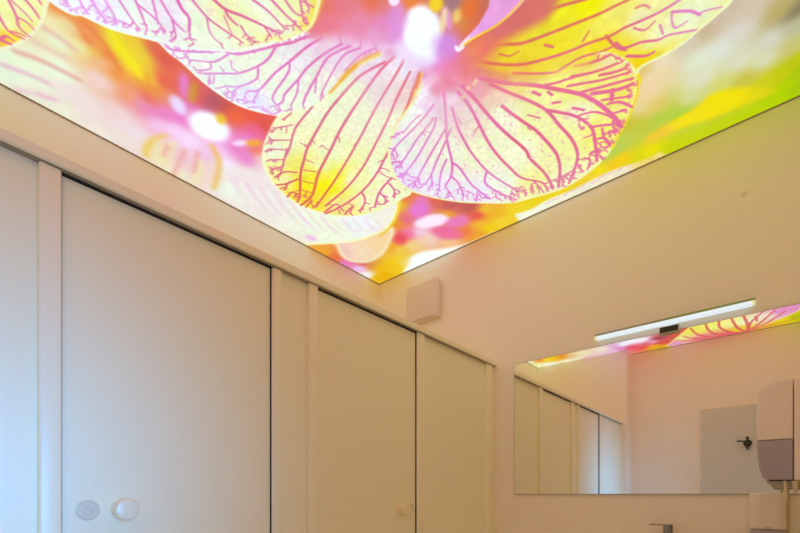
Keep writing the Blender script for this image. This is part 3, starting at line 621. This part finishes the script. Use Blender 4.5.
furniture(doors[0], 0.407, 0.324, z(-0.044), 'knob', 'white')
furniture(doors[1], 1.634, 1.712, z(-0.078), 'knob_cream', 'cream')

# ------------------------------------------------------------------ mirror
MX0, MX1, MZ0, MZ1 = -1.268, 0.205, z(0.0), z(0.835)
mr = thing('wall_mirror', 'wide frameless rectangular mirror on wall, reflecting cubicles and ceiling orchids', 'mirror', ((MX0+MX1)/2, YB, MZ0))
link('mirror_glass', one((MX0+0.002, YB-0.0125, MZ0+0.002), (MX1-0.002, YB-0.011, MZ1-0.002)), M['mirror'], mr)
link('glass_edge', one((MX0, YB-0.0105, MZ0), (MX1, YB-0.005, MZ1)), M['mirror_edge'], mr)
link('backing_board', one((MX0+0.012, YB-0.005, MZ0+0.012), (MX1-0.012, YB, MZ1-0.012)), M['tray'], mr)

# ------------------------------------------------------------------ mirror lamp
lx0, lx1, ly0, ly1 = -0.766, -0.070, 2.528, 2.558
lamp = thing('mirror_lamp', 'slim lit bar lamp with chrome top clipped above the mirror', 'wall lamp', ((lx0+lx1)/2, YB-0.02, z(0.84)))
lz = z(0.866)
link('diffuser', prism([(ly0, lz+0.003), (ly0+0.003, lz), (ly1, lz), (ly1, lz+0.0165), (ly0, lz+0.0165)], 0, lx0+0.012, lx1-0.012), M['led'], lamp)
link('housing', prism([(ly0-0.001, lz+0.017), (ly1+0.001, lz+0.017), (ly1+0.001, lz+0.030), (ly0+0.006, lz+0.030)], 0, lx0, lx1, 0.0006, 1), M['steel'], lamp)
for a, b_ in ((lx0, lx0+0.012), (lx1-0.012, lx1)):
    link('end_cap', one((a, ly0-0.0005, lz-0.0005), (b_, ly1, lz+0.0165), 0.001, 1), M['led_end'], lamp)
link('bracket_arm', one((-0.43, ly1-0.001, z(0.840)), (-0.38, YB, lz+0.022), 0.001, 1), M['chrome'], lamp)
cl = link('clip', one((-0.452, 2.538, z(0.822)), (-0.366, 2.5605, z(0.856)), 0.0015, 2), M['lever'], lamp, True)
link('clip_face', one((-0.449, 2.5365, z(0.825)), (-0.369, 2.5382, z(0.853)), 0.0005, 1), M['black'], cl)

# ------------------------------------------------------------------ air vent cover
vent = thing('air_vent_cover', 'square pinkish-beige bowed vent cover high on wall beside ceiling corner', 'vent', (-1.95, YB, z(1.42)))
vx0, vx1, vz0, vz1 = -2.146, -1.843, z(1.297), z(1.583)
vf = YB-0.052
link('back_frame', one((vx0+0.012, vf+0.013, vz0+0.004), (vx1-0.006, YB, vz1-0.012), 0.006, 2), M['vent_plastic'], vent, True)
N = 16
pts = [(vx1, vz1), (vx0, vz1)] + [(vx0+(vx1-vx0)*k/N, vz0+0.020*(1-(2*k/N-1)**2)) for k in range(N+1)]
link('bowed_cover', prism(pts, 1, vf, vf+0.013, 0.004, 3), M['vent_plastic'], vent, True)

# ------------------------------------------------------------------ paper towel dispenser (side view, on the right wall)
ty0, ty1 = 1.94, 2.277
tow = thing('paper_towel_dispenser', 'large rounded white paper towel dispenser with smoky grey lower window', 'dispenser', (XR, (ty0+ty1)/2, z(0.2)))
xs = 0.043
def Q(px, py):                                          # the side face in metres
    a = (px-CX)/F_PX; b = (V0-py)/F_PX; t = ty0/(C_ + S*a); return (t*(-S + C_*a), z(t*b))
zsp = z(0.186)
up = [(xs, z(0.3875))] + [Q(777,380.3), Q(768,383.6), Q(761.4,388), Q(758.2,391.5), Q(757.0,396), Q(756.8,412)] + [(Q(756.9,440)[0], zsp), (xs, zsp)]
link('cover', prism(up, 1, ty0, ty1, 0.007, 4), M['white_plastic'], tow, True)
lo = [(xs, zsp-0.001), (Q(757.0,440)[0], zsp-0.001), Q(757.6,456), Q(759.2,468), Q(762,476), Q(767,479.8), (xs, Q(767,480)[1]-0.002)]
link('window', prism(lo, 1, ty0+0.0015, ty1-0.0015, 0.007, 4), M['smoke'], tow, True)
link('back_body', one((xs+0.002, ty0+0.001, z(0.046)), (XR, ty1-0.001, z(0.3875)), 0.006, 3), M['white_plastic'], tow, True)
zb = Q(767,480)[1]-0.004
link('outlet_tray', prism([(Q(768,481)[0], zb), (Q(774.5,488)[0], z(0.024)), (XR-0.03, z(0.022)), (XR-0.03, zb)], 1, ty0+0.012, ty1-0.012, 0.003, 2), M['tray'], tow, True)
lv = link('lever', tube([(0.048, ty0+0.004, zb), (0.0485, ty0+0.004, z(0.03)), (0.049, ty0+0.004, z(0.012)), (0.049, ty0+0.004, z(0.003))], [0.010, 0.008, 0.0055, 0.003]), M['lever'], tow, True)
lv['label'] = 'short cream release lever under the dispenser'
lv = link('lever', tube([(0.022, ty0+0.004, zb), (0.024, ty0+0.003, z(0.03)), (0.025, ty0+0.002, z(-0.02))], [0.0045, 0.0045, 0.0048]), M['lever'], tow, True)
lv['label'] = 'long cream release lever hanging behind the soap dispenser'

# ------------------------------------------------------------------ soap dispenser
sx0, sx1, sy = -0.091, 0.034, 2.462
soap = thing('soap_dispenser', 'small cream soap dispenser with dark lower window below the mirror', 'dispenser', ((sx0+sx1)/2, YB, z(-0.15)))
def rounded(x0, x1, yf, yb_, r, n=8):
    o = [(x1, yb_), (x0, yb_)]
    for k in range(n+1):
        a = math.pi + (math.pi/2)*k/n; o.append((x0+r+r*math.cos(a), yf+r+r*math.sin(a)))
    for k in range(n+1):
        a = 1.5*math.pi + (math.pi/2)*k/n; o.append((x1-r+r*math.cos(a), yf+r+r*math.sin(a)))
    return o
rr = rounded(sx0, sx1, sy, YB-0.012, 0.035)
link('cover', prism(rr, 2, z(-0.154), z(0.006), 0.008, 4), M['white_plastic'], soap, True)
link('lower_window', prism(rounded(sx0+0.002, sx1-0.002, sy+0.002, YB-0.012, 0.034), 2, z(-0.27), z(-0.1555), 0.006, 3), M['smoke'], soap, True)
link('push_bar', one((sx0+0.02, sy-0.012, z(-0.262)), (sx1-0.02, sy+0.004, z(-0.20)), 0.006, 3), M['white_plastic'], soap, True)
link('back_plate', one((sx0+0.006, YB-0.011, z(-0.275)), (sx1+0.012, YB, z(-0.004)), 0.002), M['lever'], soap, True)
tx = bpy.data.curves.new('logo', 'FONT'); tx.body = 'Tork'; tx.size = 0.0115; tx.align_x = 'CENTER'; tx.extrude = 0.0003
to = bpy.data.objects.new('logo_tmp', tx); scene.collection.objects.link(to)
dg = bpy.context.evaluated_depsgraph_get(); dg.update()
lm = bpy.data.meshes.new_from_object(to.evaluated_get(dg)); bpy.data.objects.remove(to)
for v in lm.vertices:
    x_, y_, z_ = v.co; v.co = (sx0+0.0645 + x_, sy - 0.0004 - z_, z(-0.150) + y_)
lm.materials.clear(); lm.materials.append(M['text'])
lo_ = bpy.data.objects.new('logo', lm); scene.collection.objects.link(lo_); lo_.parent = soap
lo_.matrix_parent_inverse = Matrix.Translation(soap.location).inverted(); lo_['label'] = 'small grey lettering'

# ------------------------------------------------------------------ washbasin and tap
bx, by = -0.408, 2.33
basin = thing('washbasin', 'white ceramic washbasin on the wall under the mirror, below the tap', 'sink', (bx, YB, 0.86))
def sq(w_, d_, n=40, e=3.2):
    return [(w_*math.copysign(abs(math.cos(a))**(2/e), math.cos(a)), d_*math.copysign(abs(math.sin(a))**(2/e), math.sin(a))) for a in np.linspace(0, 2*math.pi, n, endpoint=False)]
bm = bmesh.new(); rings = []
cyb = YB-0.235
for w_, d_, hh, off in ((0.12,0.10,0.70,0.03),(0.22,0.18,0.76,0.01),(0.29,0.232,0.84,0),(0.295,0.234,0.866,0),(0.285,0.226,0.872,0),(0.245,0.155,0.870,-0.035),(0.235,0.145,0.855,-0.035),(0.20,0.12,0.79,-0.035),(0.10,0.06,0.762,-0.035),(0.03,0.03,0.758,-0.035)):
    rings.append([bm.verts.new((bx+p[0], cyb+off+p[1], hh)) for p in sq(w_, d_)])
for A, B in zip(rings, rings[1:]):
    for k in range(40): bm.faces.new((A[k], A[(k+1)%40], B[(k+1)%40], B[k]))
bm.faces.new(rings[0][::-1]); bm.faces.new(rings[-1])
bmesh.ops.recalc_face_normals(bm, faces=bm.faces[:])
link('bowl', bm, M['ceramic'], basin, True)
link('drain', lathe([(0, 0.7585), (0.022, 0.7585), (0.022, 0.761), (0.017, 0.7615), (0, 0.7605)], (bx, cyb-0.035, 0), (0, 0, 1), 24), M['chrome'], basin, True)
tyy = YB-0.065
tap = thing('basin_tap', 'chrome single-lever tap whose top shows below the mirror', 'tap', (bx, tyy, 0.872))
ztop = z(-0.152)
tb = link('tap_body', lathe([(0, 0.0), (0.026, 0.0), (0.026, 0.004), (0.0215, 0.008), (0.0215, ztop-0.872-0.045), (0.020, ztop-0.872-0.043), (0, ztop-0.872-0.043)], (bx, tyy, 0.872), (0, 0, 1), 32), M['steel'], tap, True)
link('spout', tube([(bx, tyy, ztop-0.07), (bx, tyy-0.06, ztop-0.075), (bx, tyy-0.12, ztop-0.085), (bx, tyy-0.13, ztop-0.10)], [0.016, 0.014, 0.012, 0.011]), M['steel'], tap, True)
hd = link('lever_handle', lathe([(0, ztop-0.872-0.041), (0.0215, ztop-0.872-0.041), (0.0215, ztop-0.872-0.002), (0.0195, ztop-0.872), (0, ztop-0.872)], (bx, tyy, 0.872), (0, 0, 1), 32), M['steel'], tap, True)
link('lever_blade', one((bx-0.082, tyy-0.008, ztop-0.006), (bx-0.005, tyy+0.008, ztop-0.0005), 0.0015, 2), M['steel'], hd, True)

# ------------------------------------------------------------------ coat hook on the room door
hx, hy = -0.228, YK+0.042
hook = thing('coat_hook', 'small dark metal coat hook on the pale door seen in the mirror', 'hook', (hx, hy, z(0.53)))
link('hook_plate', lathe([(0, 0), (0.038, 0), (0.038, 0.006), (0.034, 0.010), (0, 0.012)], (hx, hy, z(0.545)), (0, 1, 0), 28), M['dark_metal'], hook, True)
link('hook_arm', tube([(hx, hy+0.008, z(0.57)), (hx, hy+0.04, z(0.585)), (hx, hy+0.055, z(0.605))], [0.009, 0.008, 0.016]), M['dark_metal'], hook, True)
link('hook_arm', tube([(hx, hy+0.008, z(0.52)), (hx, hy+0.03, z(0.485)), (hx, hy+0.055, z(0.495))], [0.013, 0.013, 0.011]), M['dark_metal'], hook, True)
link('hook_arm', tube([(hx-0.02, hy+0.008, z(0.56)), (hx-0.055, hy+0.03, z(0.572)), (hx-0.09, hy+0.035, z(0.57))][::-1], [0.008, 0.007, 0.006]), M['dark_metal'], hook, True)
link('cross_bar', one((hx-0.10, hy, z(0.502)), (hx+0.10, hy+0.006, z(0.509)), 0.001, 1), M['lever'], hook)
